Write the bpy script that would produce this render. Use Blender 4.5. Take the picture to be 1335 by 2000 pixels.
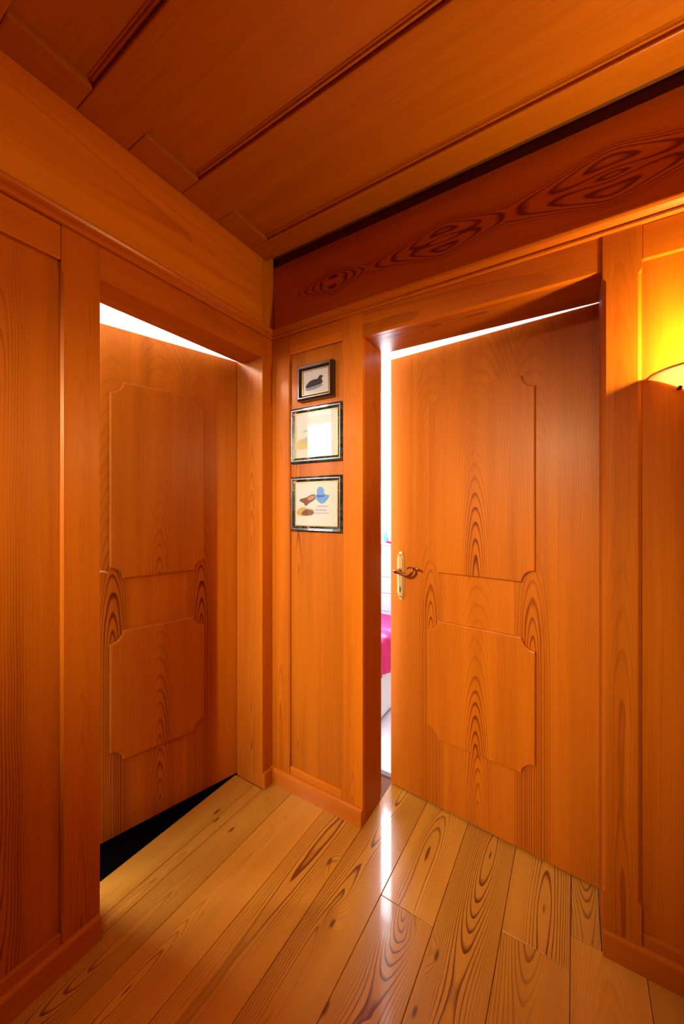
import bpy, bmesh, math, random
from mathutils import Vector, Matrix

# ------------------------------------------------------------------ clear
for o in list(bpy.data.objects):
    bpy.data.objects.remove(o, do_unlink=True)
S = bpy.context.scene
COL = S.collection

# ------------------------------------------------------------------ camera, light, exposure
CAM = Vector((1.219, -1.328, 1.30))
YAW = math.atan2(0.5287, 0.8487)
cam_data = bpy.data.cameras.new('camera')
cam = bpy.data.objects.new('camera', cam_data)
COL.objects.link(cam)
cam.location = CAM
cam.rotation_euler = (math.pi / 2, 0, YAW)
cam_data.sensor_fit = 'HORIZONTAL'
cam_data.sensor_width = 36.0
cam_data.lens = 36.0 * 727.0 / 1335.0
cam_data.shift_y = -10.0 / 1335.0
cam_data.clip_start = 0.01
S.camera = cam

S.view_settings.view_transform = 'Standard'
S.view_settings.look = 'None'
S.view_settings.gamma = 1.0
S.view_settings.use_curve_mapping = False
S.view_settings.exposure = 0.06

world = bpy.data.worlds.new('world')
S.world = world
world.use_nodes = True
world.node_tree.nodes['Background'].inputs[0].default_value = (0.80, 0.90, 1.0, 1)
world.node_tree.nodes['Background'].inputs[1].default_value = 3.0

def area(name, loc, rot, sx, sy, power, color):
    l = bpy.data.lights.new(name, 'AREA')
    l.shape = 'RECTANGLE'; l.size = sx; l.size_y = sy
    l.energy = power; l.color = color
    o = bpy.data.objects.new(name, l); COL.objects.link(o)
    o.location = loc; o.rotation_euler = rot
    return o
def point(name, loc, power, color, radius=0.03):
    l = bpy.data.lights.new(name, 'POINT')
    l.energy = power; l.color = color; l.shadow_soft_size = radius
    o = bpy.data.objects.new(name, l); COL.objects.link(o); o.location = loc
    return o
WARM = (1.0, 0.67, 0.22)
# daylight through the bathroom window and through the bedroom window
area('daylight_bathroom', (-1.80, -3.16, 2.13), (math.radians(90), 0, 0), 1.3, 0.85, 110, (1.0, 0.95, 0.88))
area('daylight_bedroom', (-0.05, 1.62, 1.66), (math.radians(-90), 0, 0), 1.5, 1.25, 125, (0.88, 0.92, 1.0))
# lamps, plus two added fills for the hall
point('sconce_bulb_light', (1.565, -0.085, 1.70), 27.0, WARM, 0.03)
area('bathroom_ceiling_light', (-1.0, -1.1, 2.44), (0, 0, 0), 0.4, 0.4, 48, (1.0, 0.9, 0.75))
area('added_hall_fill', (0.95, -1.6, 2.42), (0, 0, 0), 0.2, 0.2, 7, (1.0, 0.72, 0.38))  # unseen fill added overhead to brighten the hall
def spot(name, loc, target, power, color, ang, blend, radius):
    l = bpy.data.lights.new(name, 'SPOT')
    l.energy = power; l.color = color; l.spot_size = math.radians(ang); l.spot_blend = blend; l.shadow_soft_size = radius
    o = bpy.data.objects.new(name, l); COL.objects.link(o); o.location = loc
    o.rotation_euler = (Vector(target) - Vector(loc)).to_track_quat('-Z', 'Y').to_euler()
spot('added_hall_spot', (0.60, -2.60, 1.95), (0.48, 0.0, 1.00), 350, (1.0, 0.80, 0.42), 51, 1.0, 0.015)  # unseen spot added behind the camera to lift doors, stile and floor

# ------------------------------------------------------------------ node helpers
class NT:
    def __init__(s, mat):
        s.t = mat.node_tree; s.n = s.t.nodes; s.l = s.t.links
    def link(s, a, b): s.l.new(a, b)
    def put(s, sock, v):
        if hasattr(v, 'is_output'): s.l.new(v, sock)
        else: sock.default_value = v
    def m(s, op, a, b=0.0, c=0.0, clamp=False):
        n = s.n.new('ShaderNodeMath'); n.operation = op; n.use_clamp = clamp
        s.put(n.inputs[0], a); s.put(n.inputs[1], b); s.put(n.inputs[2], c)
        return n.outputs[0]
    def add(s, a, b): return s.m('ADD', a, b)
    def sub(s, a, b): return s.m('SUBTRACT', a, b)
    def mul(s, a, b): return s.m('MULTIPLY', a, b)
    def xyz(s, a, b, c):
        n = s.n.new('ShaderNodeCombineXYZ')
        for i, v in enumerate((a, b, c)): s.put(n.inputs[i], v)
        return n.outputs[0]
    def noise(s, vec, scale=1.0, detail=2.0, rough=0.5):
        n = s.n.new('ShaderNodeTexNoise')
        s.l.new(vec, n.inputs['Vector'])
        n.inputs['Scale'].default_value = scale; n.inputs['Detail'].default_value = detail
        n.inputs['Roughness'].default_value = rough
        return n.outputs['Fac']
    def ramp(s, fac, stops):
        n = s.n.new('ShaderNodeValToRGB'); s.l.new(fac, n.inputs[0])
        e = n.color_ramp.elements
        while len(e) < len(stops): e.new(0.5)
        for el, (p, c) in zip(e, stops):
            el.position = p; el.color = c if len(c) == 4 else (*c, 1)
        return n.outputs['Color']
    def mapr(s, v, a, b, c=0.0, d=1.0, smooth=True):
        n = s.n.new('ShaderNodeMapRange')
        if smooth: n.interpolation_type = 'SMOOTHSTEP'
        s.put(n.inputs[0], v); n.inputs[1].default_value = a; n.inputs[2].default_value = b
        n.inputs[3].default_value = c; n.inputs[4].default_value = d
        return n.outputs[0]
    def mix(s, f, a, b):
        n = s.n.new('ShaderNodeMix'); n.data_type = 'RGBA'
        s.put(n.inputs[0], f)
        for sock, v in ((n.inputs[6], a), (n.inputs[7], b)):
            if hasattr(v, 'is_output'): s.l.new(v, sock)
            else: sock.default_value = (*v, 1)
        return n.outputs[2]
    def scale(s, col, f):
        n = s.n.new('ShaderNodeVectorMath'); n.operation = 'SCALE'
        s.l.new(col, n.inputs[0]); s.put(n.inputs[3], f)
        return n.outputs[0]

def new_mat(name):
    m = bpy.data.materials.new(name); m.use_nodes = True
    b = m.node_tree.nodes['Principled BSDF']
    return m, b, NT(m)

def wood(name, light, dark, spacing=0.006, ring=0.75, spread=0.07, fine=0.24, band=0.34,
         slope=0.05, warp=0.012, rough=0.40, coat=0.06, knots=None, mirror=None, sharp=0.55, bump=0.15, wander=0.05, crough=0.28, spec=0.22):
    m, b, N = new_mat(name)
    at = N.n.new('ShaderNodeAttribute'); at.attribute_name = 'grain'
    tn = N.n.new('ShaderNodeAttribute'); tn.attribute_name = 'tone'
    sp = N.n.new('ShaderNodeSeparateXYZ'); N.l.new(at.outputs['Vector'], sp.inputs[0])
    a, d, l = sp.outputs
    tone = tn.outputs['Fac']
    seed = N.mul(tone, 37.0)
    w1 = N.sub(N.noise(N.xyz(N.mul(a, 7.0), N.add(seed, N.mul(d, 5.0)), N.mul(l, 1.6)), 1.0, 2.0), 0.5)
    w2 = N.sub(N.noise(N.xyz(seed, N.mul(a, 2.0), N.mul(l, 1.1)), 1.0, 1.0), 0.5)
    w3 = N.sub(N.noise(N.xyz(N.mul(a, 40.0), seed, N.mul(l, 7.0)), 1.0, 2.0), 0.5)
    a2 = N.add(N.add(a, N.mul(w1, warp * 2.0)), N.mul(w3, 0.0025))
    dd = N.add(N.add(d, N.mul(l, slope)), N.mul(w2, wander))
    r = N.m('SQRT', N.add(N.mul(a2, a2), N.mul(dd, dd)))
    F = N.m('DIVIDE', r, spacing)
    kn = None
    if knots:
        vn = N.n.new('ShaderNodeTexVoronoi'); vn.voronoi_dimensions = '2D'
        N.l.new(N.xyz(N.add(N.mul(a, knots[0]), seed), N.mul(l, knots[1]), 0.0), vn.inputs['Vector'])
        vn.inputs['Scale'].default_value = 1.0
        vd = vn.outputs['Distance']
        sel = N.n.new('ShaderNodeSeparateXYZ'); N.l.new(vn.outputs['Color'], sel.inputs[0])
        on = N.mapr(sel.outputs[0], knots[2], knots[2] + 0.12)
        F = N.add(F, N.mul(N.mul(N.mapr(vd, 0.0, 0.34, 1.0, 0.0), on), 4.0))
        kn = N.mul(N.mul(N.mapr(N.add(vd, N.mul(w3, 0.06)), 0.02, 0.075, 1.0, 0.0), on), 0.8)
    w4 = N.sub(N.noise(N.xyz(N.mul(a, 22.0), seed, N.mul(l, 5.0)), 1.0, 2.0), 0.5)
    w5 = N.sub(N.noise(N.xyz(N.mul(r, 45.0), seed, 0.0), 1.0, 2.0), 0.5)
    F = N.add(F, N.add(N.mul(w4, 0.8), N.mul(w5, 1.5)))
    fr = N.m('FRACT', F)
    line = N.mul(N.mapr(fr, sharp, 0.93), N.mapr(fr, 0.94, 1.0, 1.0, 0.0))
    near = N.mapr(r, spread * 0.4, spread, 1.0, 0.20)
    mod = N.mapr(N.noise(N.xyz(N.mul(a, 5.0), seed, N.mul(l, 1.1)), 1.0, 1.0), 0.36, 0.62, 0.15, 1.0)
    lines = N.mul(N.mul(line, N.mul(near, mod)), ring)
    if mirror:
        F2 = None
        ca = N.m('ABSOLUTE', N.add(N.add(a, N.mul(w3, 0.004)), N.mul(w1, 0.008)))
        ca = N.m('SQRT', N.add(N.mul(ca, ca), 0.00006))
        wl = N.add(l, N.mul(w1, 0.05))
        for (l0, sl, c0, cw) in mirror:
            ab = N.m('ABSOLUTE', N.sub(wl, l0)); ab = N.m('SQRT', N.add(N.mul(ab, ab), 0.0009 * sl / 0.06))
            cc = N.mul(N.m('EXPONENT', N.mul(ab, -0.8 / sl)), c0)
            e = N.m('DIVIDE', N.sub(ca, cc), cw)
            q = N.add(N.m('DIVIDE', ab, sl), N.mul(e, e))
            F2 = q if F2 is None else N.m('MINIMUM', F2, q)
        f2 = N.m('FRACT', N.mul(F2, 1.35))
        ln2 = N.mul(N.mapr(f2, 0.45, 0.80), N.mapr(f2, 0.84, 1.0, 1.0, 0.0))
        ln2 = N.mul(ln2, N.mapr(F2, 2.2, 5.2, 1.0, 0.0))
        vis = 1.0
        lines = N.m('MAXIMUM', N.mul(lines, 0.35), N.mul(N.mul(ln2, vis), 1.0))
    bands = N.noise(N.xyz(N.mul(a, 16.0), seed, N.mul(l, 0.5)), 1.0, 2.0)
    fib = N.noise(N.xyz(N.mul(a2, 330.0), N.mul(d, 60.0), N.mul(l, 5.0)), 1.0, 3.0, 0.6)
    fac = N.add(N.add(lines, N.mul(N.sub(fib, 0.5), fine * 2.0)), N.mul(N.sub(bands, 0.5), band * 2.2))
    fac = N.m('ADD', fac, 0.12, clamp=True)
    col = N.mix(fac, light, dark)
    if kn is not None:
        col = N.mix(kn, col, tuple(c * 0.45 for c in dark))
    tv = N.add(0.86, N.mul(N.m('FRACT', tone), 0.28))
    col = N.scale(col, tv)
    N.l.new(col, b.inputs['Base Color'])
    N.put(b.inputs['Roughness'], N.add(rough, N.mul(fac, 0.08)))
    b.inputs['Coat Weight'].default_value = coat
    b.inputs['Coat Roughness'].default_value = crough
    b.inputs['IOR'].default_value = 1.45
    b.inputs['Specular IOR Level'].default_value = spec
    if bump:
        bp = N.n.new('ShaderNodeBump'); bp.inputs['Strength'].default_value = bump
        bp.inputs['Distance'].default_value = 0.001
        N.l.new(fac, bp.inputs['Height']); N.l.new(bp.outputs[0], b.inputs['Normal'])
    return m

def plain(name, col, rough=0.5, metal=0.0, spec=0.5, noise=0.0, nscale=30.0, bump=0.0, coat=0.0):
    m, b, N = new_mat(name)
    tc = N.n.new('ShaderNodeTexCoord')
    nz = N.noise(tc.outputs['Object'], nscale, 3.0)
    c = N.mix(nz, tuple(x * (1 - noise) for x in col), tuple(min(1, x * (1 + noise)) for x in col))
    N.l.new(c, b.inputs['Base Color'])
    b.inputs['Roughness'].default_value = rough; b.inputs['Metallic'].default_value = metal
    b.inputs['Specular IOR Level'].default_value = spec
    b.inputs['Coat Weight'].default_value = coat
    if bump:
        bp = N.n.new('ShaderNodeBump'); bp.inputs['Strength'].default_value = bump
        bp.inputs['Distance'].default_value = 0.002
        N.l.new(nz, bp.inputs['Height']); N.l.new(bp.outputs[0], b.inputs['Normal'])
    return m

LIGHT = (0.61, 0.166, 0.007); DARK = (0.19, 0.026, 0.0015)
W_POST = wood('larch_post', LIGHT, DARK, ring=0.55, spread=0.05, slope=0.02, spacing=0.005)
W_PANEL = wood('larch_panel', LIGHT, DARK, ring=0.7, spread=0.07, slope=0.03, spacing=0.006, band=0.40)
W_DOOR = wood('larch_door', LIGHT, DARK, ring=1.0, spread=0.07, slope=0.125, spacing=0.0078, band=0.36, wander=0.012, warp=0.005)
W_FRIEZE = wood('larch_frieze', LIGHT, DARK, ring=0.5, spread=0.2, slope=0.03, spacing=0.02, band=0.25)
W_FRIEZEL = wood('honey_larch_frieze', (0.78, 0.27, 0.010), (0.40, 0.075, 0.003), ring=0.55, spread=0.2, slope=0.02, spacing=0.02, band=0.4)
W_FIGURE = wood('larch_figured_frieze', LIGHT, (0.22, 0.028, 0.003), ring=0.4, spread=0.12, slope=0.02, spacing=0.012, band=0.2,
                mirror=[(0.347, 0.055, 0.034, 0.020), (0.82, 0.095, 0.046, 0.022), (1.312, 0.120, 0.060, 0.027), (1.80, 0.120, 0.060, 0.027)], wander=0.02)
W_CEIL = wood('larch_ceiling', (0.50, 0.158, 0.006), (0.20, 0.036, 0.002), ring=0.35, spread=0.10, slope=0.01, spacing=0.005, fine=0.26, rough=0.36)
W_TRIM = wood('larch_trim', LIGHT, DARK, ring=0.45, spread=0.05, slope=0.02, spacing=0.005, rough=0.3, coat=0.3)
W_JAMB = wood('larch_jamb', (0.54, 0.150, 0.010), (0.21, 0.028, 0.003), ring=1.0, spread=0.07, slope=0.03, spacing=0.007)
W_FLOOR = wood('pine_floor', (0.68, 0.325, 0.040), (0.17, 0.038, 0.004), ring=1.0, spread=0.13, slope=0.0, spacing=0.0052, wander=0.17,
               fine=0.14, band=0.25, warp=0.010, crough=0.08, rough=0.26, spec=0.5, coat=0.7, knots=(9.0, 3.4, 0.70), bump=0.1)
W_WHITE = plain('white_washed_wood', (0.62, 0.60, 0.78), 0.5, noise=0.12, nscale=12)
M_WHITE = plain('white_plaster', (0.86, 0.86, 0.84), 0.8, noise=0.02)
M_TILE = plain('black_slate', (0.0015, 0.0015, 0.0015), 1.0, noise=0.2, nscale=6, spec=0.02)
M_GROUT = plain('pale_grout', (0.5, 0.5, 0.48), 0.8)
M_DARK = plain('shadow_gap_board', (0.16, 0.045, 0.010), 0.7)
M_BRASS = plain('polished_brass', (0.85, 0.68, 0.30), 0.3, metal=0.65)
M_BRASSD = plain('bronzed_brass', (0.42, 0.16, 0.07), 0.28, metal=1.0)
M_BLACK = plain('keyhole_black', (0.008, 0.006, 0.005), 0.6)
M_FRAMEB = plain('black_lacquer_frame', (0.012, 0.010, 0.012), 0.22, coat=0.6)
M_SILVER = plain('dull_silver_bead', (0.42, 0.37, 0.40), 0.3, metal=0.9)
M_GOLD = plain('gilt_fillet', (0.55, 0.36, 0.12), 0.35, metal=0.8)
M_PAPER = plain('cream_print_paper', (0.56, 0.52, 0.56), 0.8, noise=0.03, nscale=60)
M_PAPER2 = plain('ivory_print_paper', (0.58, 0.58, 0.62), 0.8, noise=0.03, nscale=60)
M_INK = plain('dark_ink', (0.025, 0.022, 0.03), 0.8, noise=0.3, nscale=250)
M_INKG = plain('grey_ink', (0.22, 0.23, 0.32), 0.8, noise=0.4, nscale=200)
M_INKB = plain('brown_ink', (0.16, 0.07, 0.05), 0.8, noise=0.4, nscale=200)
M_INKR = plain('russet_ink', (0.42, 0.22, 0.16), 0.8, noise=0.3, nscale=200)
M_REED = plain('ochre_wash', (0.46, 0.30, 0.13), 0.8, noise=0.25, nscale=150)
M_REEDP = plain('pale_ochre_wash', (0.60, 0.44, 0.20), 0.8, noise=0.15, nscale=150)
M_TEALW = plain('pale_teal_wash', (0.40, 0.42, 0.34), 0.8, noise=0.15, nscale=150)
M_SHEET = plain('white_sheet', (0.90, 0.90, 0.90), 0.85, noise=0.03)
M_PINK = plain('magenta_satin', (0.72, 0.004, 0.16), 0.4, noise=0.25, nscale=18, bump=0.4)
M_TEAL = plain('teal_ceramic', (0.10, 0.45, 0.42), 0.3)
M_BLUE = plain('cobalt_blue_glaze', (0.02, 0.12, 0.65), 0.15, coat=0.5)
M_STEEL = plain('dark_screw', (0.05, 0.02, 0.015), 0.4, metal=0.8)

def marble_frame():
    m, b, N = new_mat('mottled_tortoise_lacquer')
    tc = N.n.new('ShaderNodeTexCoord')
    nz = N.noise(tc.outputs['Object'], 38.0, 4.0, 0.6)
    c = N.ramp(nz, [(0.30, (0.01, 0.035, 0.03)), (0.45, (0.006, 0.008, 0.012)), (0.50, (0.03, 0.09, 0.07)),
                    (0.56, (0.01, 0.012, 0.016)), (0.60, (0.22, 0.02, 0.012)), (0.66, (0.45, 0.30, 0.16)), (0.72, (0.02, 0.03, 0.03))])
    N.l.new(c, b.inputs['Base Color']); b.inputs['Roughness'].default_value = 0.18
    b.inputs['Coat Weight'].default_value = 0.7
    return m
M_MARBLE = marble_frame()

def glass_pane():
    m, b, N = new_mat('clear_glass_pane')
    N.n.remove(b)
    out = [n for n in N.n if n.type == 'OUTPUT_MATERIAL'][0]
    tr = N.n.new('ShaderNodeBsdfTransparent'); gl = N.n.new('ShaderNodeBsdfGlossy'); gl.inputs['Roughness'].default_value = 0.01
    fr_ = N.n.new('ShaderNodeFresnel'); fr_.inputs['IOR'].default_value = 1.52
    ge = N.n.new('ShaderNodeNewGeometry')
    frv = N.mul(fr_.outputs[0], N.sub(1.0, ge.outputs['Backfacing']))
    mx = N.n.new('ShaderNodeMixShader')
    N.l.new(frv, mx.inputs[0]); N.l.new(tr.outputs[0], mx.inputs[1]); N.l.new(gl.outputs[0], mx.inputs[2])
    N.l.new(mx.outputs[0], out.inputs[0])
    return m
M_GLASS = glass_pane()

def alabaster():
    m, b, N = new_mat('glowing_alabaster_glass')
    tc = N.n.new('ShaderNodeTexCoord')
    nz = N.noise(tc.outputs['Object'], 22.0, 3.0)
    N.l.new(N.mix(nz, (0.95, 0.84, 0.62), (0.97, 0.92, 0.80)), b.inputs['Base Color'])
    b.inputs['Roughness'].default_value = 0.35
    b.inputs['Subsurface Weight'].default_value = 0.0
    out = [n for n in N.n if n.type == 'OUTPUT_MATERIAL'][0]
    tl = N.n.new('ShaderNodeBsdfTranslucent'); tl.inputs[0].default_value = (0.97, 0.90, 0.70, 1)
    mx = N.n.new('ShaderNodeMixShader'); mx.inputs[0].default_value = 0.36
    N.l.new(b.outputs[0], mx.inputs[1]); N.l.new(tl.outputs[0], mx.inputs[2]); N.l.new(mx.outputs[0], out.inputs[0])
    return m
M_ALAB = alabaster()
def bulb_mat():
    m, b, N = new_mat('lit_bulb')
    b.inputs['Emission Color'].default_value = (1, 0.78, 0.45, 1); b.inputs['Emission Strength'].default_value = 18
    return m
M_BULB = bulb_mat()

# ------------------------------------------------------------------ object helpers
rnd = random.Random(7)
def link_mesh(name, bm, mat, parent=None, smooth=False):
    me = bpy.data.meshes.new(name)
    bmesh.ops.recalc_face_normals(bm, faces=bm.faces[:])
    bm.to_mesh(me); bm.free()
    mats = mat if isinstance(mat, (list, tuple)) else [mat]
    for k in mats: me.materials.append(k)
    if smooth:
        for p in me.polygons: p.use_smooth = True
    o = bpy.data.objects.new(name, me); COL.objects.link(o)
    if parent: o.parent = parent
    return o
def empty(name, loc=(0, 0, 0), rotz=0.0):
    o = bpy.data.objects.new(name, None); COL.objects.link(o)
    o.location = loc; o.rotation_euler = (0, 0, rotz); o.empty_display_size = 0.05
    return o
def tag(o, label, cat, group=None):
    o['label'] = label; o['category'] = cat
    if group: o['group'] = group
    return o
def struct(o, label=None, cat=None):
    o['kind'] = 'structure'
    if label: o['label'] = label
    if cat: o['category'] = cat
    return o
def add_box(bm, x0, x1, y0, y1, z0, z1, bevel=0.0, segs=2):
    r = bmesh.ops.create_cube(bm, size=1.0)
    vs = r['verts']
    for v in vs:
        v.co = Vector(((x0 + x1) / 2 + v.co.x * (x1 - x0), (y0 + y1) / 2 + v.co.y * (y1 - y0), (z0 + z1) / 2 + v.co.z * (z1 - z0)))
    if bevel:
        es = list({e for v in vs for e in v.link_edges})
        bmesh.ops.bevel(bm, geom=es, offset=bevel, segments=segs, profile=0.5, affect='EDGES')
    return bm
def grain_layers(me):
    me.attributes.new('grain', 'FLOAT_VECTOR', 'POINT'); me.attributes.new('tone', 'FLOAT', 'POINT')
    return me.attributes['grain'], me.attributes['tone']
AX = {'x': 0, 'y': 1, 'z': 2}
def grain(o, axis='z', across='x', center=0.0, depth=0.05, along=None, tone=None, facecenter=0.0, fn=None):
    """store per-vertex (across, depth, along) coordinates in metres for the wood shader"""
    me = o.data
    at, tt = grain_layers(me)
    al = rnd.uniform(-4, 4) if along is None else along
    tn = rnd.random() if tone is None else tone
    i, j = AX[axis], AX[across]; k = 3 - i - j
    for n, v in enumerate(me.vertices):
        if fn: a, d, l, t = fn(v.co)
        else: a, d, l, t = v.co[j] - center, depth + (v.co[k] - facecenter), v.co[i] + al, tn
        at.data[n].vector = (a, d, l); tt.data[n].value = t
    return o
def board(name, box, mat, axis='z', across='x', parent=None, bevel=0.002, center=None, depth=None, along=None, tone=None):
    bm = bmesh.new(); add_box(bm, *box, bevel=bevel)
    o = link_mesh(name, bm, mat, parent)
    j = AX[across]; k = 3 - AX[axis] - j
    c = (box[2 * j] + box[2 * j + 1]) / 2 + rnd.uniform(-0.3, 0.3) * abs(box[2 * j + 1] - box[2 * j]) if center is None else center
    grain(o, axis, across, c, rnd.uniform(0.02, 0.09) if depth is None else depth, along, tone,
          facecenter=(box[2 * k] + box[2 * k + 1]) / 2)
    return o
def box_obj(name, boxes, mat, parent=None, bevel=0.0):
    bm = bmesh.new()
    for b in boxes: add_box(bm, *b, bevel=bevel)
    return link_mesh(name, bm, mat, parent)
def stop_chamfer_post(name, face, a0, a1, d0, d1, z0, z1, s0, s1, ch, mat, parent=None, left=True, right=True, **kw):
    """upright post with stopped chamfers on its front edges. face 'x': front is at x=d1 and width runs in y;
       face 'y': front is at y=d1 and width runs in x (room side is y<0)."""
    bm = bmesh.new()
    sgn = 1 if d1 > d0 else -1
    e = 0.0006
    def ring(z, cl, cr):
        pts = [(a0, d0), (a0, d1 - sgn * cl), (a0 + cl, d1), (a1 - cr, d1), (a1, d1 - sgn * cr), (a1, d0)]
        return [bm.verts.new((p[1], p[0], z) if face == 'x' else (p[0], p[1], z)) for p in pts]
    cl = ch if left else e; cr = ch if right else e
    rs = [ring(z0, e, e), ring(s0 - 0.012, e, e), ring(s0, cl, cr), ring(s1, cl, cr), ring(s1 + 0.012, e, e), ring(z1, e, e)]
    for A, B in zip(rs, rs[1:]):
        n = len(A)
        for i in range(n):
            bm.faces.new((A[i], A[(i + 1) % n], B[(i + 1) % n], B[i]))
    bm.faces.new(rs[0]); bm.faces.new(rs[-1])
    o = link_mesh(name, bm, mat, parent)
    grain(o, 'z', 'y' if face == 'x' else 'x', kw.get('center', (a0 + a1) / 2), kw.get('depth', 0.08), kw.get('along'), kw.get('tone'), facecenter=d1)
    return o
def extrude_profile(name, prof, p0, p1, outdir, mat, parent=None, miter0=0.0, miter1=0.0, **kw):
    """prof: list of (out, up); extruded from p0 to p1, out measured along outdir; miters shift ends by out*miter"""
    bm = bmesh.new()
    p0 = Vector(p0); p1 = Vector(p1); d = (p1 - p0).normalized(); od = Vector(outdir)
    A = [bm.verts.new(p0 + od * o + Vector((0, 0, u)) + d * (o * miter0)) for o, u in prof]
    B = [bm.verts.new(p1 + od * o + Vector((0, 0, u)) + d * (o * miter1)) for o, u in prof]
    n = len(prof)
    for i in range(n): bm.faces.new((A[i], A[(i + 1) % n], B[(i + 1) % n], B[i]))
    bm.faces.new(A); bm.faces.new(B[::-1])
    o = link_mesh(name, bm, mat, parent)
    ax = 'x' if abs(d.x) > 0.5 else 'y'
    grain(o, ax, 'z', kw.get('center', p0.z), 0.05, None, kw.get('tone'))
    return o
def tube(bm, pts, radii, seg=12, cap=True):
    pts = [Vector(p) for p in pts]; rings = []
    up = Vector((0, 0, 1))
    prev = None
    for i, p in enumerate(pts):
        t = (pts[min(i + 1, len(pts) - 1)] - pts[max(i - 1, 0)]).normalized()
        if prev is None:
            n = t.cross(up if abs(t.z) < 0.9 else Vector((1, 0, 0))).normalized()
        else:
            n = (prev - t * prev.dot(t)).normalized()
        prev = n; b = t.cross(n)
        r = radii[i] if isinstance(radii, (list, tuple)) else radii
        rings.append([bm.verts.new(p + (n * math.cos(a) + b * math.sin(a)) * r) for a in [2 * math.pi * k / seg for k in range(seg)]])
    for A, B in zip(rings, rings[1:]):
        for k in range(seg): bm.faces.new((A[k], A[(k + 1) % seg], B[(k + 1) % seg], B[k]))
    if cap: bm.faces.new(rings[0][::-1]); bm.faces.new(rings[-1])
def lathe(bm, prof, center=(0, 0, 0), seg=32, a0=0.0, a1=2 * math.pi):
    c = Vector(center); full = abs(a1 - a0 - 2 * math.pi) < 1e-6
    cols = []
    for k in range(seg if full else seg + 1):
        a = a0 + (a1 - a0) * k / seg
        cols.append([bm.verts.new(c + Vector((r * math.cos(a), r * math.sin(a), z))) for r, z in prof])
    n = len(cols)
    for k in range(n if full else n - 1):
        A, B = cols[k], cols[(k + 1) % n]
        for i in range(len(prof) - 1):
            try: bm.faces.new((A[i], B[i], B[i + 1], A[i + 1]))
            except ValueError: pass
    bmesh.ops.remove_doubles(bm, verts=bm.verts[:], dist=1e-5)
def prism(bm, pts, z0, z1, tf):
    """extrude polygon pts (u,v) between w=z0..z1 with tf(u,v,w)->Vector"""
    A = [bm.verts.new(tf(u, v, z0)) for u, v in pts]; B = [bm.verts.new(tf(u, v, z1)) for u, v in pts]
    n = len(pts)
    for i in range(n): bm.faces.new((A[i], A[(i + 1) % n], B[(i + 1) % n], B[i]))
    bm.faces.new(A[::-1]); f = bm.faces.new(B)
    return f

# ------------------------------------------------------------------ dimensions
ZL = 1.99      # door lintel underside
ZC = 2.09      # cornice underside
ZK = 2.13      # cornice top
ZT = 2.435     # ceiling boards
XR, YB = 2.5, -3.0

# ------------------------------------------------------------------ floor of the hall
def make_floor():
    bm = bmesh.new()
    info = []
    def plank(x0, x1, y0, y1, t, c):
        g = 0.0007
        n0 = len(bm.verts)
        add_box(bm, x0 + g, x1 - g, y0 + g, y1 - g, -0.022, 0.0, bevel=0.0012, segs=1)
        info.append((n0, len(bm.verts), t, c, (x0 + x1) / 2))
    joints = {0.31: [-1.9], 0.13: [-0.97, -2.1], 0.49: [-1.6], 0.67: [-0.20, -1.9], 0.85: [-1.5], 1.03: [-0.10, -1.7], 1.21: [-1.1], 1.39: [-0.8, -2.3]}
    k = 0
    x = -0.05 - 0.18
    while x < XR:
        x0, x1 = round(x, 3), round(x + 0.18, 3)
        js = sorted(joints.get(round(x0, 2), [rnd.uniform(-2.4, -0.8)]))
        for (u, v) in [(a, b) for a, b in zip([YB] + js, js + [0.34])]:
            X0, X1, Y1 = max(x0, -0.176), x1, v
            # pieces clipped to the hall, plus tongues that run into the two doorways
            if x1 <= 0.0:
                a, b = max(u, -0.757), min(v, -0.066)
                if b > a: plank(X0, x1, a, b, rnd.random(), rnd.uniform(-0.03, 0.03))
                continue
            if x0 < 0.0 < x1:
                t, c = rnd.random(), rnd.uniform(-0.03, 0.03)
                a, b = max(u, YB), min(v, -0.001)
                if b > a: plank(0.001, x1, a, b, t, c)
                a, b = max(u, -0.757), min(v, -0.066)
                if b > a: plank(max(X0, -0.176), 0.001, a, b, t, c)
                continue
            inb = x0 > 0.45 and x1 < 1.33
            y1 = min(v, 0.34 if inb else -0.001)
            if y1 > u: plank(x0, x1, u, y1, rnd.random(), rnd.uniform(-0.03, 0.03))
        x += 0.18
    # narrow filling strips at both ends of the bedroom doorway
    plank(1.211, 1.288, -0.0005, 0.34, 0.4, 0.0)
    me_name = 'floor'
    ranges = info
    o = link_mesh(me_name, bm, W_FLOOR)
    me = o.data
    at, tt = grain_layers(me)
    for (n0, n1, t, c, xm) in ranges:
        dp = 0.02 + 0.05 * ((t * 7.7) % 1.0)
        for n in range(n0, n1):
            v = me.vertices[n].co
            at.data[n].vector = (v.x - xm - c, dp + v.z, v.y + t * 9.0); tt.data[n].value = t
    return o
floor = struct(make_floor())
struct(box_obj('subfloor', [(-0.177, XR + 0.12, YB - 0.12, 0.34, -0.08, -0.0225)], M_DARK)).name = 'floor'
pt = struct(empty('added_shadow_partition'))  # unseen blocker, added and shaped to cast the foreground floor shadow
bm = bmesh.new()
prism(bm, [(0.001, -1.514), (0.335, -1.514), (0.578, -1.367), (0.603, -1.411), (0.348, -1.568), (0.001, -1.568)], 0.001, 0.90, lambda u, v, w: Vector((u, v, w)))
grain(link_mesh('shadow_blocker_panel', bm, W_PANEL, pt), 'z', 'x')

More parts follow.
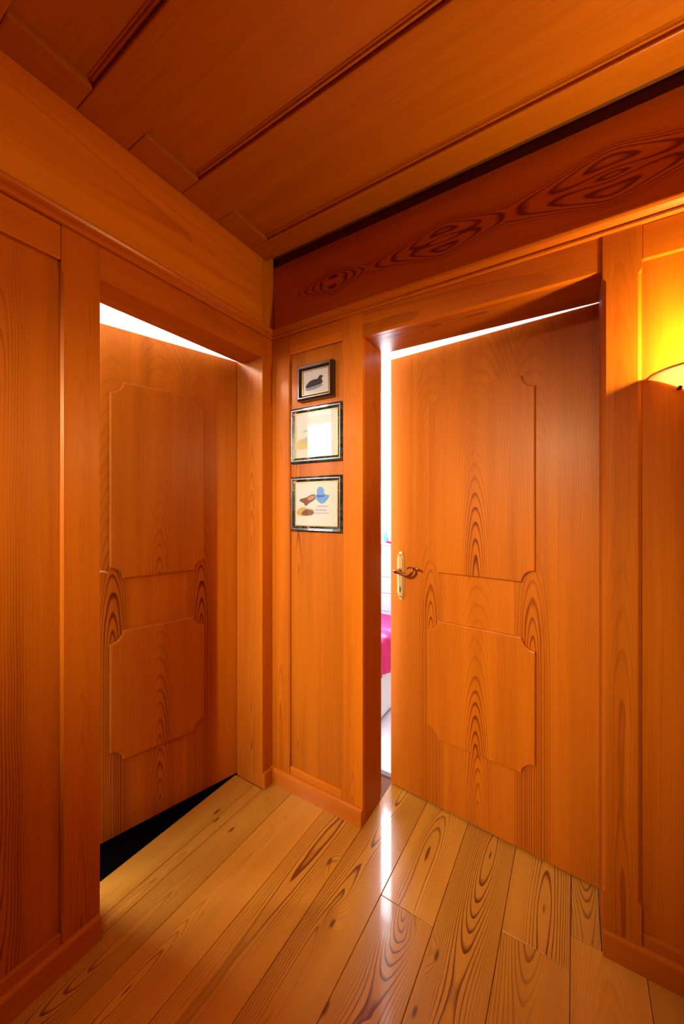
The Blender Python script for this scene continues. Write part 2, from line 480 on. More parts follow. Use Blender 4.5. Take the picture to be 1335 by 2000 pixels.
# ------------------------------------------------------------------ WALL A (left wall, plane x = 0)
wl = struct(empty('wall_left', (0, -1.5, 0)))
wl.location = (0, 0, 0)
box_obj('wall_core', [(-0.145, -0.022, YB, -0.782, 0, 2.6), (-0.145, -0.022, -0.782, -0.041, 2.014, 2.6), (-0.145, -0.022, -0.041, 0.0, 0, 2.6)], M_WHITE, wl)
stop_chamfer_post('post', 'x', -0.858, -0.758, -0.022, 0.0, 0.0, ZC, 0.16, 1.955, 0.006, W_POST, wl, left=True, right=False, tone=0.15)
stop_chamfer_post('post', 'x', -0.065, 0.0, -0.022, 0.0, 0.0, ZC, 0.16, 1.955, 0.003, W_POST, wl, left=False, right=False, tone=0.5)
board('lintel_board', (-0.022, 0.0, -0.758, -0.065, ZL, ZC), W_FRIEZE, 'y', 'z', wl, 0.0015, tone=0.36)
board('rail', (-0.022, 0.0, -1.50, -0.8585, ZL + 0.002, ZC), W_POST, 'y', 'z', wl, 0.003, tone=0.6)
board('rail', (-0.022, 0.0, -1.50, -0.8585, 0.0, 0.105), W_POST, 'y', 'z', wl, 0.003, tone=0.4)
board('panel', (-0.022, -0.011, -1.50, -0.8585, 0.105, ZL + 0.002), W_PANEL, 'z', 'y', wl, 0.0, center=-0.99, depth=0.05, tone=0.03)
stop_chamfer_post('post', 'x', -1.60, -1.50, -0.022, 0.0, 0.0, ZC, 0.16, 1.955, 0.006, W_POST, wl, tone=0.3)
board('panel', (-0.022, -0.011, YB, -1.60, 0.105, ZL + 0.002), W_PANEL, 'z', 'y', wl, 0.0, tone=0.55)
board('rail', (-0.022, 0.0, YB, -1.60, ZL + 0.002, ZC), W_POST, 'y', 'z', wl, 0.003, tone=0.6)
board('rail', (-0.022, 0.0, YB, -1.60, 0.0, 0.105), W_POST, 'y', 'z', wl, 0.003, tone=0.4)
board('frieze', (-0.022, 0.010, YB, -0.076, ZC + 0.002, 2.50), W_FRIEZEL, 'y', 'z', wl, 0.002, tone=0.52, center=2.30, depth=0.06)
board('frieze', (-0.022, 0.009, -0.075, 0.0, ZC + 0.002, 2.50), W_FRIEZEL, 'z', 'y', wl, 0.002, tone=0.10)

CORN = [(0.0, 0.0), (0.010, 0.0), (0.013, 0.003), (0.013, 0.008), (0.010, 0.011), (0.014, 0.015), (0.021, 0.018), (0.027, 0.023),
        (0.030, 0.030), (0.030, 0.034), (0.026, 0.038), (0.018, 0.040), (0.0, 0.040)]
c1 = struct(extrude_profile('trim_1', CORN, (0.0, YB, ZC), (0.0, 0.0, ZC), (1, 0, 0), W_TRIM, miter1=-1.0, tone=0.5))
c2 = struct(extrude_profile('trim_2', CORN, (0.0, 0.0, ZC), (XR, 0.0, ZC), (0, -1, 0), W_TRIM, miter0=1.0, tone=0.7))

BASE = [(0.0, 0.0), (0.014, 0.0), (0.014, 0.062), (0.012, 0.067), (0.006, 0.071), (0.0, 0.072)]
bl = struct(extrude_profile('baseboard_left', BASE, (0.0005, YB, 0.0005), (0.0005, -0.760, 0.0005), (1, 0, 0), W_TRIM, tone=0.45))
board('baseboard_end', (0.0005, 0.0145, -0.066, -0.015, 0.0005, 0.072), W_TRIM, 'y', 'z', bl, 0.002, tone=0.4)

# left door frame lining (reveal) and threshold
fr = struct(empty('trim_3'))
board('jamb', (-0.166, -0.0225, -0.065, -0.041, 0.0, 2.014), W_JAMB, 'z', 'x', fr, 0.001, center=-0.07, depth=0.02, tone=0.8)
board('jamb', (-0.166, -0.0225, -0.782, -0.758, 0.0, 2.014), W_JAMB, 'z', 'x', fr, 0.001, tone=0.6)
board('head_jamb', (-0.140, -0.0225, -0.7575, -0.0655, ZL, 2.014), W_JAMB, 'y', 'x', fr, 0.001, center=-0.10, depth=0.02, tone=0.75)

# ------------------------------------------------------------------ WALL B (right wall, plane y = 0)
wr = struct(empty('wall_right'))
box_obj('wall_core', [(-2.6, 0.466, 0.022, 0.145, 0, 2.6), (0.466, 1.314, 0.022, 0.145, 2.014, 2.6), (1.314, XR + 0.1, 0.022, 0.145, 0, 2.6)], M_WHITE, wr)
stop_chamfer_post('stile', 'y', 0.0005, 0.107, 0.022, 0.0, 0.0, ZC, 0.17, 1.93, 0.005, W_POST, wr, left=False, right=True, tone=0.55)
stop_chamfer_post('stile', 'y', 0.393, 0.491, 0.022, 0.0, 0.0, ZC, 0.17, 1.93, 0.005, W_POST, wr, left=True, right=False, tone=0.95)
board('rail', (0.1075, 0.3925, 0.0, 0.022, 2.0, ZC), W_POST, 'x', 'z', wr, 0.003, tone=0.8)
board('rail', (0.1075, 0.3925, 0.0, 0.022, 0.0, 0.104), W_POST, 'x', 'z', wr, 0.006, tone=0.8)
board('panel', (0.1075, 0.3925, 0.012, 0.022, 0.104, 2.0), W_PANEL, 'z', 'x', wr, 0.0, center=0.15, depth=0.03, tone=0.02)
board('lintel_board', (0.491, 1.289, 0.0, 0.022, ZL, ZC), W_FRIEZE, 'x', 'z', wr, 0.0015, tone=0.7)
stop_chamfer_post('post', 'y', 1.289, 1.380, 0.022, -0.004, 0.0, ZC, 0.19, 1.955, 0.009, W_POST, wr, tone=0.5)
board('rail', (1.3805, XR, 0.0, 0.022, 1.992, ZC), W_POST, 'x', 'z', wr, 0.003, tone=0.5)
board('rail', (1.3805, XR, 0.0, 0.022, 0.0, 0.104), W_POST, 'x', 'z', wr, 0.006, tone=0.3)
board('panel', (1.3805, 1.95, 0.012, 0.022, 0.104, 1.992), W_PANEL, 'z', 'x', wr, 0.0, center=1.62, depth=0.06, tone=0.5)
board('panel', (1.95, XR, 0.012, 0.022, 0.104, 1.992), W_PANEL, 'z', 'x', wr, 0.0, tone=0.3)
o = board('frieze', (0.0095, XR, 0.0, 0.022, ZC + 0.002, 2.43), W_FIGURE, 'x', 'z', wr, 0.0015, center=2.262, depth=0.10, along=0.0, tone=0.4)
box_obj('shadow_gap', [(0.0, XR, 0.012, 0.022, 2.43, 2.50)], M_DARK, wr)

br = struct(extrude_profile('baseboard_right', BASE, (1.290, -0.0005, 0.0005), (XR, -0.0005, 0.0005), (0, -1, 0), W_TRIM, tone=0.3))
bm_ = struct(extrude_profile('baseboard_corner', BASE, (0.0005, -0.0005, 0.0005), (0.4905, -0.0005, 0.0005), (0, -1, 0), W_TRIM, tone=0.7))
bm_.name = 'baseboard_back'

fr2 = struct(empty('trim_4'))
board('jamb', (0.467, 0.491, 0.0225, 0.165, 0.0, 2.014), W_JAMB, 'z', 'y', fr2, 0.001, center=0.09, depth=0.03, tone=0.25)
board('jamb', (1.289, 1.313, 0.0225, 0.165, 0.0, 2.014), W_JAMB, 'z', 'y', fr2, 0.001, tone=0.3)
board('head_jamb', (0.4915, 1.2885, 0.0225, 0.165, ZL, 2.014), W_JAMB, 'x', 'y', fr2, 0.001, center=0.06, depth=0.02, tone=0.3)

for bx, ax, ac in (((0.456, 0.478, 0.1655, 0.198, 0.0, 2.03), 'z', 'y'), ((1.302, 1.324, 0.1655, 0.198, 0.0, 2.03), 'z', 'y'), ((0.478, 1.302, 0.1655, 0.198, 1.9915, 2.03), 'x', 'y')):
    board('rebate', bx, W_JAMB, ax, ac, fr2, 0.001, tone=0.3)

# ------------------------------------------------------------------ remaining hall walls (behind the camera)
wk = struct(empty('wall_back'))
box_obj('wall_core', [(-0.145, XR + 0.1, YB - 0.12, YB - 0.022, 0, 2.6)], M_WHITE, wk)
for i in range(5):
    board('panel', (0.0 + i * 0.5 + 0.09, 0.5 + i * 0.5, YB - 0.022, YB - 0.010, 0, ZC), W_PANEL, 'z', 'x', wk, 0.0)
    board('stile', (0.0 + i * 0.5, 0.0 + i * 0.5 + 0.09, YB - 0.022, YB, 0, ZC), W_POST, 'z', 'x', wk, 0.003)
board('frieze', (0, XR, YB - 0.022, YB, ZC, 2.5), W_FRIEZE, 'x', 'z', wk, 0.002)
ws = struct(empty('wall_side'))
box_obj('wall_core', [(XR + 0.022, XR + 0.12, YB, 0.022, 0, 2.6)], M_WHITE, ws)
for i in range(6):
    board('panel', (XR + 0.010, XR + 0.022, YB + i * 0.5 + 0.09, YB + 0.5 + i * 0.5, 0, ZC), W_PANEL, 'z', 'y', ws, 0.0)
    board('stile', (XR, XR + 0.022, YB + i * 0.5, YB + i * 0.5 + 0.09, 0, ZC), W_POST, 'z', 'y', ws, 0.003)
board('frieze', (XR, XR + 0.022, YB, 0, ZC, 2.5), W_FRIEZE, 'y', 'z', ws, 0.002)

# ------------------------------------------------------------------ ceiling
ce = struct(empty('ceiling'))
box_obj('ceiling_slab', [(-2.72, XR + 0.12, YB - 0.12, 2.6, 2.60, 2.70)], M_WHITE, ce)
box_obj('backing_board', [(0.011, XR, YB, 0.011, 2.475, 2.50)], M_DARK, ce)
rails = [(-0.148, -0.048), (-0.490, -0.334), (-0.826, -0.682), (-1.165, -1.010), (-1.505, -1.352), (-1.845, -1.692), (-2.185, -2.032), (-2.525, -2.372), (-2.90, -2.712)]
for i, (a, b) in enumerate(rails):
    board('rail', (0.0105, XR, a, b, ZT, 2.475), W_CEIL, 'x', 'y', ce, 0.004, tone=[.45, .35, .3, .6][i % 4], depth=0.2)
for i in range(len(rails) - 1):
    y1 = rails[i][0]; y0 = rails[i + 1][1]
    # recessed field with a bead along its near edge, and the cross piece at the wall end
    board('panel', (0.1105, XR, y0, y1, ZT + 0.016, 2.475), W_CEIL, 'x', 'y', ce, 0.0, tone=[.5, .4, .25, .55][i % 4], depth=0.15, center=(y0 + y1) / 2 + 0.03)
    extrude_profile('bead', [(0, 0), (0.004, -0.006), (0.010, -0.006), (0.013, -0.001), (0.017, -0.003), (0.020, 0.0)],
                    (0.12, y1, ZT + 0.016), (XR, y1, ZT + 0.016), (0, -1, 0), W_CEIL, ce, tone=0.5)
    board('cross_piece', (0.0105, 0.110, y0 + 0.0005, y1 - 0.0005, ZT, 2.475), W_CEIL, 'y', 'x', ce, 0.004, tone=[.3, .2, .35, .3][i % 4], depth=0.15)
for ch in list(ce.children):
    pass

# ------------------------------------------------------------------ doors
def cut_outline(s0, s1, z0, z1, r=0.045, n=8):
    pts = []
    for (cx, cz, a0) in ((s0, z0, 90), (s1, z0, 180), (s1, z1, 270), (s0, z1, 0)):
        seg = [(cx + r * math.cos(math.radians(a0 - 90 * k / n)), cz + r * math.sin(math.radians(a0 - 90 * k / n))) for k in range(n + 1)]
        pts += seg
    return pts
def make_leaf(root, width, s0, s1, tone, top):
    bm = bmesh.new(); add_box(bm, -0.010, width, -0.040, 0.0, 0.007, top, bevel=0.002)
    leaf = link_mesh('door_leaf', bm, W_DOOR, root)
    # veneer leaves: figure centred on two strips, mirrored in between
    mid = (s0 + s1) / 2
    # finer verts are needed so that the mirrored strips interpolate: cut the faces at strip borders
    bm = bmesh.new(); bm.from_mesh(leaf.data)
    cuts = [s0 - 0.07, s0 + 0.075, s1 - 0.075, s1 + 0.075]
    for c in cuts:
        if 0.01 < c < width - 0.01:
            bmesh.ops.bisect_plane(bm, geom=bm.verts[:] + bm.edges[:] + bm.faces[:], plane_co=(c, 0, 0), plane_no=(1, 0, 0))
    bmesh.ops.bisect_plane(bm, geom=bm.verts[:] + bm.edges[:] + bm.faces[:], plane_co=(0, 0, 0.72), plane_no=(0, 0, 1))
    me = leaf.data
    # split faces into strips with their own vertices
    edges = [e for e in bm.edges if all(any(abs(v.co.x - c) < 1e-5 for c in cuts) for v in e.verts) and abs(e.verts[0].co.x - e.verts[1].co.x) < 1e-5]
    bmesh.ops.split_edges(bm, edges=edges)
    bm.verts.ensure_lookup_table()
    strip = {}
    for f in bm.faces:
        cx = f.calc_center_median().x
        k = sum(1 for c in cuts if cx > c)
        for v in f.verts: strip[v.index] = k
    bm.verts.index_update()
    centers = [s0 - 0.38, s0 + 0.01, mid, s1 - 0.01, s1 + 0.36]
    tones = [tone, tone + 0.13, tone + 0.31, tone + 0.13, tone + 0.02]
    strip = {}
    bm.verts.ensure_lookup_table(); bm.verts.index_update()
    for f in bm.faces:
        cx = f.calc_center_median().x
        k = sum(1 for c in cuts if cx > c)
        for v in f.verts: strip[v.index] = k
    bm.to_mesh(me); bm.free()
    at, tt = grain_layers(me)
    for n, v in enumerate(me.vertices):
        k = strip.get(n, 2)
        if k in (1, 3):
            at.data[n].vector = (v.co.x - centers[k], v.co.y, max(0.02, v.co.z - 0.70)); tt.data[n].value = tones[k]; continue
        at.data[n].vector = (v.co.x - centers[k], (0.0, 0.0, 0.0, 0.0, 0.0)[k] + v.co.y, v.co.z - (1.0, 0.70, 0.05, 0.70, 1.0)[k])
        tt.data[n].value = tones[k]
    for (z0, z1, ap, dep) in ((1.018, 1.792, 0.97, 0.0), (0.302, 0.812, 0.22, 0.0)):
        bm = bmesh.new()
        f = prism(bm, cut_outline(s0, s1, z0, z1), 0.0003, 0.014, lambda u, v, w: Vector((u, w, v)))
        bmesh.ops.recalc_face_normals(bm, faces=bm.faces[:])
        top = [e for e in bm.edges if all(abs(v.co.y - 0.014) < 1e-5 for v in e.verts)]
        bmesh.ops.bevel(bm, geom=top, offset=0.005, segments=2, profile=0.5, affect='EDGES')
        p = link_mesh('raised_panel', bm, W_DOOR, leaf)
        grain(p, 'z', 'x', mid + 0.005, dep, -ap, tone + (0.21 if z0 > 1 else 0.27), facecenter=0.014)
    return leaf

def make_handle(parent, s, z, lever_mat=None):
    """long plate with pointed ends, keyhole and scrolled lever; local x along leaf, y towards the hall"""
    hd = bpy.data.objects.new('door_handle', None)
    w = 0.0175; h0, h1 = z - 0.135, z + 0.083
    def outline(g):
        return [(s - w + g, h0 + 0.030), (s - 0.007, h0 + g), (s + 0.007, h0 + g), (s + w - g, h0 + 0.030),
                (s + w - g, h1 - 0.030), (s + 0.007, h1 - g), (s - 0.007, h1 - g), (s - w + g, h1 - 0.030)]
    bm = bmesh.new()
    A = [bm.verts.new((u, 0.0003, v)) for u, v in outline(0)]
    B = [bm.verts.new((u, 0.003, v)) for u, v in outline(0)]
    C = [bm.verts.new((u, 0.008, v)) for u, v in outline(0.008)]
    for P, Q in ((A, B), (B, C)):
        for i in range(8): bm.faces.new((P[i], P[(i + 1) % 8], Q[(i + 1) % 8], Q[i]))
    bm.faces.new(A[::-1]); bm.faces.new(C)
    plate = link_mesh('handle_plate', bm, M_BRASS, parent)
    plate['label'] = 'polished brass long plate with pointed ends'
    bm = bmesh.new()
    tube(bm, [(s, 0.006, z), (s, 0.020, z), (s, 0.040, z), (s, 0.050, z - 0.002)], [0.010, 0.008, 0.0075, 0.009], 14)
    # lever: from the neck towards the hinge (decreasing s), dipping and curling up in a scroll
    pts = [(s + 0.012, 0.052, z - 0.002), (s, 0.052, z - 0.002), (s - 0.018, 0.052, z - 0.003), (s - 0.036, 0.052, z - 0.010), (s - 0.052, 0.051, z - 0.014), (s - 0.066, 0.050, z - 0.011),
           (s - 0.078, 0.049, z - 0.001), (s - 0.082, 0.048, z + 0.013), (s - 0.075, 0.047, z + 0.023), (s - 0.062, 0.047, z + 0.024), (s - 0.055, 0.047, z + 0.016)]
    tube(bm, pts, [0.007, 0.010, 0.0088, 0.0080, 0.0075, 0.0070, 0.0065, 0.0058, 0.0050, 0.0045, 0.0040], 12)
    tube(bm, [(s - 0.078, 0.048, z + 0.018), (s - 0.092, 0.047, z + 0.024), (s - 0.106, 0.046, z + 0.020), (s - 0.115, 0.046, z + 0.014)], [0.005, 0.0052, 0.004, 0.0018], 10)
    lever = link_mesh('lever', bm, lever_mat or M_BRASSD, plate, smooth=True)
    lever['label'] = 'brass scrolled lever' if lever_mat else 'dark bronzed scrolled lever'
    bm = bmesh.new()
    pts = [(s + 0.0035 * math.cos(t), z - 0.080 + 0.0035 * math.sin(t)) for t in [math.radians(a) for a in range(-40, 221, 20)]]
    pts += [(s - 0.0028, z - 0.100), (s + 0.0028, z - 0.100)]
    prism(bm, pts, 0.0078, 0.0086, lambda u, v, w: Vector((u, w, v)))
    link_mesh('keyhole', bm, M_BLACK, plate)
    for zz in (h0 + 0.014, h1 - 0.014):
        bm = bmesh.new()
        prism(bm, [(s + 0.003 * math.cos(a), zz + 0.003 * math.sin(a)) for a in [k * math.pi / 4 for k in range(8)]], 0.0078, 0.0092, lambda u, v, w: Vector((u, w, v)))
        link_mesh('screw', bm, M_BRASSD, plate)
    bpy.data.objects.remove(hd)
    return plate

d1 = struct(empty('door_1', (-0.170, -0.060, 0.0), math.radians(-105.3)))
tag(d1, 'left panelled larch door, half open into the dark-floored room', 'door')
make_leaf(d1, 0.72, 0.168, 0.538, 0.30, 2.005)
make_handle(d1, 0.665, 1.035, M_BRASS)
d2 = struct(empty('door_2', (1.288, 0.200, 0.0), math.radians(174.6)))
tag(d2, 'right panelled larch door, slightly open to the bright bedroom', 'door')
make_leaf(d2, 0.802, 0.190, 0.612, 0.45, 1.9905)
make_handle(d2, 0.748, 1.010)

# ------------------------------------------------------------------ wall sconce
sc = empty('wall_sconce', (1.565, 0.010, 1.656))
tag(sc, 'glowing half bowl glass wall lamp on the right wood panelling', 'lamp')
RB = 0.172
prof = []
for k in range(17):
    t = 1 - k / 16.0
    prof.append((RB * t, -0.105 * (1 - t) ** 1.25))
bm = bmesh.new()
inner = [(max(r - 0.0045, 0.0), z + 0.004) for r, z in prof[::-1]]
lathe(bm, prof + inner + [prof[0]], (0, 0, 0), 40, math.pi, 2 * math.pi)
for v in bm.verts: v.co.y *= 0.80
shade = link_mesh('lamp_shade', bm, M_ALAB, sc, smooth=True)
bm = bmesh.new()
tube(bm, [((RB + 0.002) * math.cos(a), (RB + 0.002) * 0.80 * math.sin(a), 0.0015) for a in [math.pi + math.pi * k / 40 for k in range(41)]], 0.0028, 8)
link_mesh('rim', bm, M_BRASS, sc, smooth=True)
box_obj('bracket', [(-0.03, 0.03, -0.016, 0.0, -0.07, 0.02), (-0.012, 0.012, -0.075, -0.016, -0.03, -0.02)], M_BRASS, sc, 0.002)
bm = bmesh.new()
bm.free()
for sx in (-0.105, 0.105):
    bm = bmesh.new()
    tube(bm, [(sx, -0.002, -0.036), (sx, -0.016, -0.036), (sx, -0.020, -0.036)], [0.005, 0.005, 0.003], 10)
    link_mesh('screw', bm, M_STEEL, sc)
bm = bmesh.new()
lathe(bm, [(0.0, 0.056), (0.012, 0.052), (0.020, 0.038), (0.022, 0.024), (0.014, 0.004), (0.010, -0.02), (0.0, -0.02)], (0, -0.075, 0.0), 20)
bulb = link_mesh('bulb', bm, M_BULB, sc, smooth=True)
bulb.location = (0, 0, 0)
bulb.visible_shadow = True

# ------------------------------------------------------------------ framed pictures (hung on the panel between the doors)
def make_picture(x0, x1, z0, z1, fw, th, frame_mat, paper, label, lines, yb=0.011):
    """x0..x1 / z0..z1 outer frame; yb back plane; lines: list of (material, name, polygon in 0..1 print coords)"""
    root = empty('framed_picture', ((x0 + x1) / 2, yb, (z0 + z1) / 2))
    W, H = x1 - x0, z1 - z0
    bm = bmesh.new()
    # mitred frame moulding: profile (inward, height)
    pr = [(0, 0), (0, th * 0.75), (fw * 0.25, th), (fw * 0.6, th * 0.92), (fw, th * 0.6), (fw, 0)]
    cs = [(-W / 2, -H / 2, 1, 1), (W / 2, -H / 2, -1, 1), (W / 2, H / 2, -1, -1), (-W / 2, H / 2, 1, -1)]
    rings = [[bm.verts.new((cx + sx * i, -h, cz + sz * i)) for i, h in pr] for cx, cz, sx, sz in cs]
    for q in range(4):
        A, B = rings[q], rings[(q + 1) % 4]
        for i in range(len(pr)): bm.faces.new((A[i], A[(i + 1) % len(pr)], B[(i + 1) % len(pr)], B[i]))
    link_mesh('frame', bm, frame_mat, root)
    def strip(name, off, wd, h, mat):
        bm = bmesh.new()
        for (a, b, c, d) in ((-W / 2 + off, W / 2 - off, -H / 2 + off, -H / 2 + off + wd), (-W / 2 + off, W / 2 - off, H / 2 - off - wd, H / 2 - off),
                             (-W / 2 + off, -W / 2 + off + wd, -H / 2 + off + wd, H / 2 - off - wd), (W / 2 - off - wd, W / 2 - off, -H / 2 + off + wd, H / 2 - off - wd)):
            add_box(bm, a, b, -h, -h + 0.004, c, d, 0.0008, 1)
        link_mesh(name, bm, mat, root)
    strip('bead', fw * 0.38, 0.0035, th + 0.0008, M_SILVER)
    strip('fillet', fw - 0.0005, 0.004, th * 0.66, M_GOLD)
    bm = bmesh.new(); add_box(bm, -W / 2 + fw - 0.001, W / 2 - fw + 0.001, -th * 0.5, -0.001, -H / 2 + fw - 0.001, H / 2 - fw + 0.001)
    pp = link_mesh('print', bm, paper, root)
    pw, ph = W - 2 * fw, H - 2 * fw
    for k, (m, nm, poly) in enumerate(lines):
        bm = bmesh.new()
        y = -th * 0.5 - 0.0004 - 0.0002 * k
        prism(bm, [(-pw / 2 + u * pw, -ph / 2 + v * ph) for u, v in poly], y + 0.00015, y, lambda u, v, w: Vector((u, w, v)))
        link_mesh(nm, bm, m, pp)
    bm = bmesh.new(); add_box(bm, -W / 2 + fw, W / 2 - fw, -th * 0.58 - 0.0015, -th * 0.58 - 0.0005, -H / 2 + fw, H / 2 - fw)
    link_mesh('glass', bm, M_GLASS, root)
    tag(root, label, 'picture', 'three framed bird prints hung one above another')
    return root
def smooth_poly(p, it=2):
    for _ in range(it):
        q = []
        for i in range(len(p)):
            a, b = p[i], p[(i + 1) % len(p)]
            q += [(a[0] * .75 + b[0] * .25, a[1] * .75 + b[1] * .25), (a[0] * .25 + b[0] * .75, a[1] * .25 + b[1] * .75)]
        p = q
    return p
coot = smooth_poly([(0.10, 0.30), (0.16, 0.44), (0.28, 0.56), (0.45, 0.60), (0.58, 0.58), (0.62, 0.66), (0.66, 0.72), (0.73, 0.70), (0.80, 0.64), (0.74, 0.62), (0.72, 0.56), (0.78, 0.44), (0.74, 0.38), (0.55, 0.34), (0.30, 0.30)], 2)
shade_ = smooth_poly([(0.08, 0.22), (0.20, 0.36), (0.45, 0.42), (0.68, 0.40), (0.80, 0.32), (0.62, 0.22), (0.30, 0.17)], 2)
make_picture(0.163, 0.352, 1.772, 1.928, 0.023, 0.030, M_FRAMEB, M_PAPER, 'smallest, topmost framed print: dark water bird in a black frame',
             [(M_INKG, 'reflection_wash', shade_), (M_INK, 'water_bird', coot)])
reed = smooth_poly([(0.03, 0.25), (0.06, 0.40), (0.20, 0.44), (0.36, 0.38), (0.44, 0.26), (0.30, 0.20), (0.10, 0.18)], 2)
duck2 = smooth_poly([(0.10, 0.34), (0.22, 0.44), (0.34, 0.46), (0.38, 0.54), (0.30, 0.58), (0.16, 0.56), (0.24, 0.62), (0.40, 0.60), (0.46, 0.50), (0.42, 0.36), (0.26, 0.28)], 2)
make_picture(0.114, 0.394, 1.497, 1.746, 0.024, 0.016, M_MARBLE, M_PAPER2, 'middle framed print: pale glare-washed duck scene, mottled green frame',
             [(M_REEDP, 'reed_wash', reed), (M_TEALW, 'pale_duck', duck2)])
bird = smooth_poly([(0.12, 0.62), (0.28, 0.64), (0.38, 0.71), (0.49, 0.72), (0.50, 0.62), (0.44, 0.57), (0.34, 0.52), (0.26, 0.44), (0.22, 0.52), (0.11, 0.56)], 2)
wing = smooth_poly([(0.28, 0.60), (0.38, 0.68), (0.48, 0.69), (0.47, 0.62), (0.36, 0.58)], 2)
rock = smooth_poly([(0.03, 0.27), (0.06, 0.38), (0.18, 0.44), (0.30, 0.40), (0.46, 0.38), (0.46, 0.25), (0.25, 0.22), (0.08, 0.24)], 2)
rock2 = smooth_poly([(0.14, 0.26), (0.22, 0.37), (0.34, 0.38), (0.46, 0.34), (0.44, 0.26), (0.26, 0.23)], 2)
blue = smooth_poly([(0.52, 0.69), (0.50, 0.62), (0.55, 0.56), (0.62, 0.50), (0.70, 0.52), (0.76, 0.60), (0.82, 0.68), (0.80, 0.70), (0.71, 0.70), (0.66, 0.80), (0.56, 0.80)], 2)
refl_top = [(0.61 + 0.082 * math.cos(t), 0.785 + 0.095 * math.sin(t)) for t in [2 * math.pi * k / 20 for k in range(20)]]
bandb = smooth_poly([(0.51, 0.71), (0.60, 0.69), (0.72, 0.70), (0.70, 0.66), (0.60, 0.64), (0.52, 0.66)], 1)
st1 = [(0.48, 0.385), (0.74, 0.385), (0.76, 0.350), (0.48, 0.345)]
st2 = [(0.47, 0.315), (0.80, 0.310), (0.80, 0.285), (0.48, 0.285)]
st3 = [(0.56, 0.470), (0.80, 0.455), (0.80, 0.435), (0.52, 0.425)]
M_REFLBL = plain('azure_painted_reflection', (0.09, 0.28, 0.85), 0.8, noise=0.3, nscale=120)  # blue and lilac glass reflection painted into the print as flat shapes
M_REFLDB = plain('deep_blue_painted_reflection', (0.02, 0.09, 0.45), 0.8, noise=0.3, nscale=120)
M_REFLLI = plain('lilac_painted_reflection', (0.42, 0.34, 0.62), 0.8, noise=0.3, nscale=120)
make_picture(0.114, 0.394, 1.190, 1.436, 0.024, 0.016, M_MARBLE, M_PAPER2, 'lowest framed print: brown bird, blue reflection painted in, mottled frame',
             [(M_REED, 'bank', rock), (M_INKB, 'stones', rock2), (M_REFLLI, 'reflection_stripe', st1), (M_REFLLI, 'reflection_stripe', st2), (M_REFLLI, 'reflection_stripe', st3),
              (M_INKB, 'brown_body', bird), (M_INKR, 'wing', wing), (M_REFLBL, 'blue_reflection', blue), (M_REFLBL, 'blue_reflection_top', refl_top), (M_REFLDB, 'blue_reflection_band', bandb)])

# ------------------------------------------------------------------ bathroom behind the left door
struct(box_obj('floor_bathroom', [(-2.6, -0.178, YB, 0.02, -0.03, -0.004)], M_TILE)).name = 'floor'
wa = struct(box_obj('wall_bathroom', [(-2.72, -2.6, YB - 0.12, 0.145, 0, 2.6), (-2.6, -2.45, YB - 0.12, YB, 0, 2.6), (-1.15, -0.145, YB - 0.12, YB, 0, 2.6),
              (-2.45, -1.15, YB - 0.12, YB, 0, 1.72), (-2.45, -1.15, YB - 0.12, YB, 2.55, 2.6), (-2.6, -0.147, 0.0, 0.0215, 0, 2.6)], M_WHITE))
wn = struct(empty('window_1', (-1.80, YB - 0.08, 1.72)))
box_obj('window_frame', [(-0.65, 0.65, -0.03, 0.03, 0, 0.05), (-0.65, 0.65, -0.03, 0.03, 0.78, 0.83), (-0.65, -0.60, -0.03, 0.03, 0.05, 0.78), (0.60, 0.65, -0.03, 0.03, 0.05, 0.78)], M_WHITE, wn, 0.004)
box_obj('window_pane', [(-0.60, 0.60, -0.004, 0.004, 0.05, 0.78)], M_GLASS, wn)
board_ = box_obj('window_sill', [(-0.64, 0.64, 0.031, 0.20, 0.0, 0.02)], M_WHITE, wn, 0.002)

# ------------------------------------------------------------------ bedroom behind the right door
wb = struct(box_obj('wall_bedroom', [(-2.72, -2.6, 0.145, 2.6, 0, 2.6), (XR, XR + 0.12, 0.145, 2.6, 0, 2.6),
              (-2.6, -0.80, 1.42, 1.54, 0, 2.6), (0.70, XR, 1.42, 1.54, 0, 2.6), (-0.80, 0.70, 1.42, 1.54, 0, 1.04), (-0.80, 0.70, 1.42, 1.54, 2.28, 2.6)], M_WHITE))
w2 = struct(empty('window_2', (-0.05, 1.47, 1.04)))
box_obj('window_frame', [(-0.75, 0.75, -0.03, 0.03, 0, 0.04), (-0.75, 0.75, -0.03, 0.03, 1.19, 1.24), (-0.75, -0.71, -0.03, 0.03, 0.04, 1.19), (0.71, 0.75, -0.03, 0.03, 0.04, 1.19), (-0.45, -0.41, -0.03, 0.03, 0.04, 1.19)], M_WHITE, w2, 0.004)
box_obj('window_pane', [(-0.71, 0.71, -0.004, 0.004, 0.04, 1.19)], M_GLASS, w2)
struct(box_obj('floor_bedroom', [(-2.6, XR, 0.341, 1.42, -0.03, -0.001)], plain('pale_bedroom_floor', (0.74, 0.72, 0.78), 0.35))).name = 'floor'
sill = box_obj('window_shelf', [(-0.80, 0.70, 1.32, 1.4195, 1.003, 1.015)], M_WHITE, None, 0.003)
sill['kind'] = 'structure'; sill.name = 'trim_5'
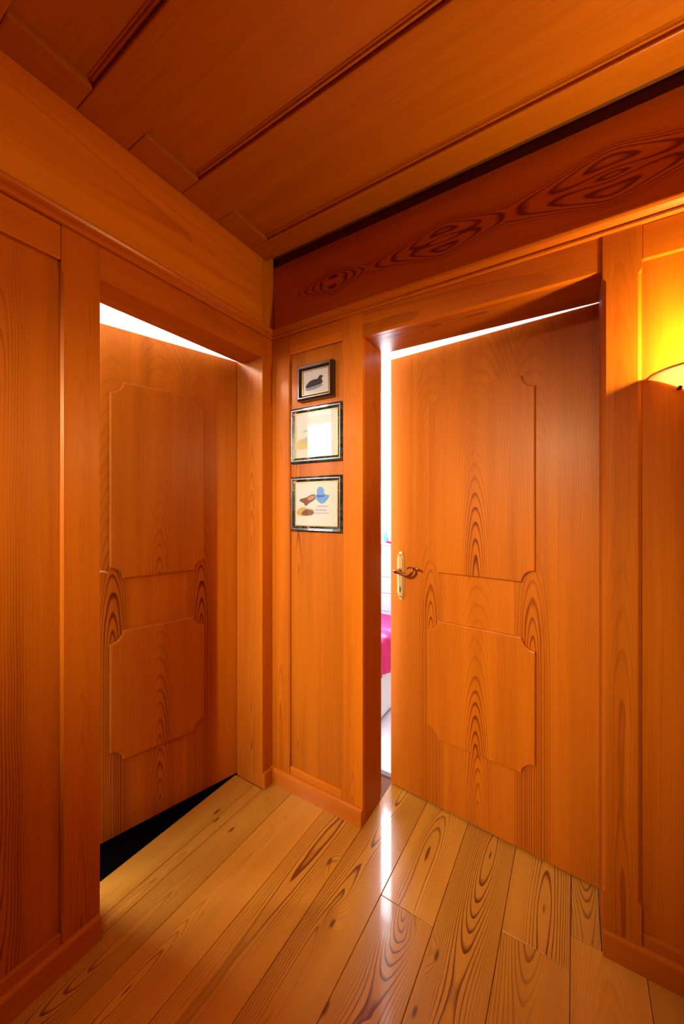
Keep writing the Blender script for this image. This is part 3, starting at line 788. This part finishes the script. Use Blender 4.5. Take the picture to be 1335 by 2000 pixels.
# bedside panelling of pale lilac boards
pn = empty('lilac_panelling', (-0.3, 1.21, 0.0))
tag(pn, 'pale lilac boarded panelling behind the bed under the window', 'panelling')
for i, (a, b) in enumerate(((0.30, 0.520), (0.523, 0.655), (0.658, 0.775), (0.778, 0.925))):
    box_obj('lilac_board', [(-0.9, 0.9, -0.012, 0.012, a, b)], W_WHITE, pn, 0.003)
box_obj('support', [(-0.9, 0.9, -0.012, 0.010, 0.0, 0.298)], W_WHITE, pn, 0.002)
bed = empty('bed', (-0.70, 0.86, 0.0))
tag(bed, 'white bed glimpsed through the gap of the right door', 'bed')
box_obj('bed_base', [(-0.93, 0.93, -0.32, 0.32, 0.02, 0.30)], M_SHEET, bed, 0.01)
box_obj('mattress', [(-0.93, 0.93, -0.32, 0.32, 0.301, 0.485)], M_SHEET, bed, 0.03)
# magenta blanket draped over the foot of the bed
bm = bmesh.new()
NX, NY = 26, 40
grid = []
for i in range(NX + 1):
    row = []
    for j in range(NY + 1):
        u, v = i / NX, j / NY
        y = 0.545 + v * 0.62
        t = u * 0.50
        wv = 0.007 * math.sin(v * 34 + u * 3) + 0.004 * math.sin(v * 71 + 1.3)
        if t < 0.28: p = (-0.05 + t, y, 0.500 + wv * 0.4 + 0.010)
        else:
            q = t - 0.28
            p = (0.245 + wv * 1.3 + 0.010, y, 0.505 - q + 0.012 * math.sin(v * 9))
        row.append(bm.verts.new(p))
    grid.append(row)
for i in range(NX):
    for j in range(NY): bm.faces.new((grid[i][j], grid[i + 1][j], grid[i + 1][j + 1], grid[i][j + 1]))
bl_ = link_mesh('blanket', bm, M_PINK, smooth=True)
md = bl_.modifiers.new('thickness', 'SOLIDIFY'); md.thickness = 0.006
tag(bl_, 'magenta satin blanket draped over the white bed end', 'blanket')
dish = bmesh.new(); lathe(dish, [(0, 0), (0.03, 0), (0.055, 0.012), (0.06, 0.02), (0.056, 0.02), (0.03, 0.006), (0, 0.006)], (0, 0, 0), 24)
dd_ = link_mesh('pink_dish', dish, M_PINK, smooth=True); dd_.location = (0.02, 1.345, 1.0155)
tag(dd_, 'small magenta dish on the bedroom window shelf', 'dish')
bt = bmesh.new(); lathe(bt, [(0, 0), (0.022, 0), (0.024, 0.05), (0.01, 0.07), (0.01, 0.085), (0, 0.086)], (0, 0, 0), 20)
bo = link_mesh('teal_bottle', bt, M_TEAL, smooth=True); bo.location = (-0.055, 1.385, 1.0155)
tag(bo, 'tiny pale teal bottle behind the magenta dish', 'bottle')

# dark knob holes etc. stay part of the wood; labels for the setting
for nm, lb, ct in (('wall_left', 'wood panelled wall left of the corner', 'wall'), ('wall_right', 'wood panelled wall right of the corner', 'wall'),
                   ('ceiling', 'reddish board and panel wooden ceiling', 'ceiling'), ('floor', 'varnished knotty pine plank floor of the hall', 'floor')):
    o = bpy.data.objects.get(nm)
    if o: o['label'] = lb; o['category'] = ct
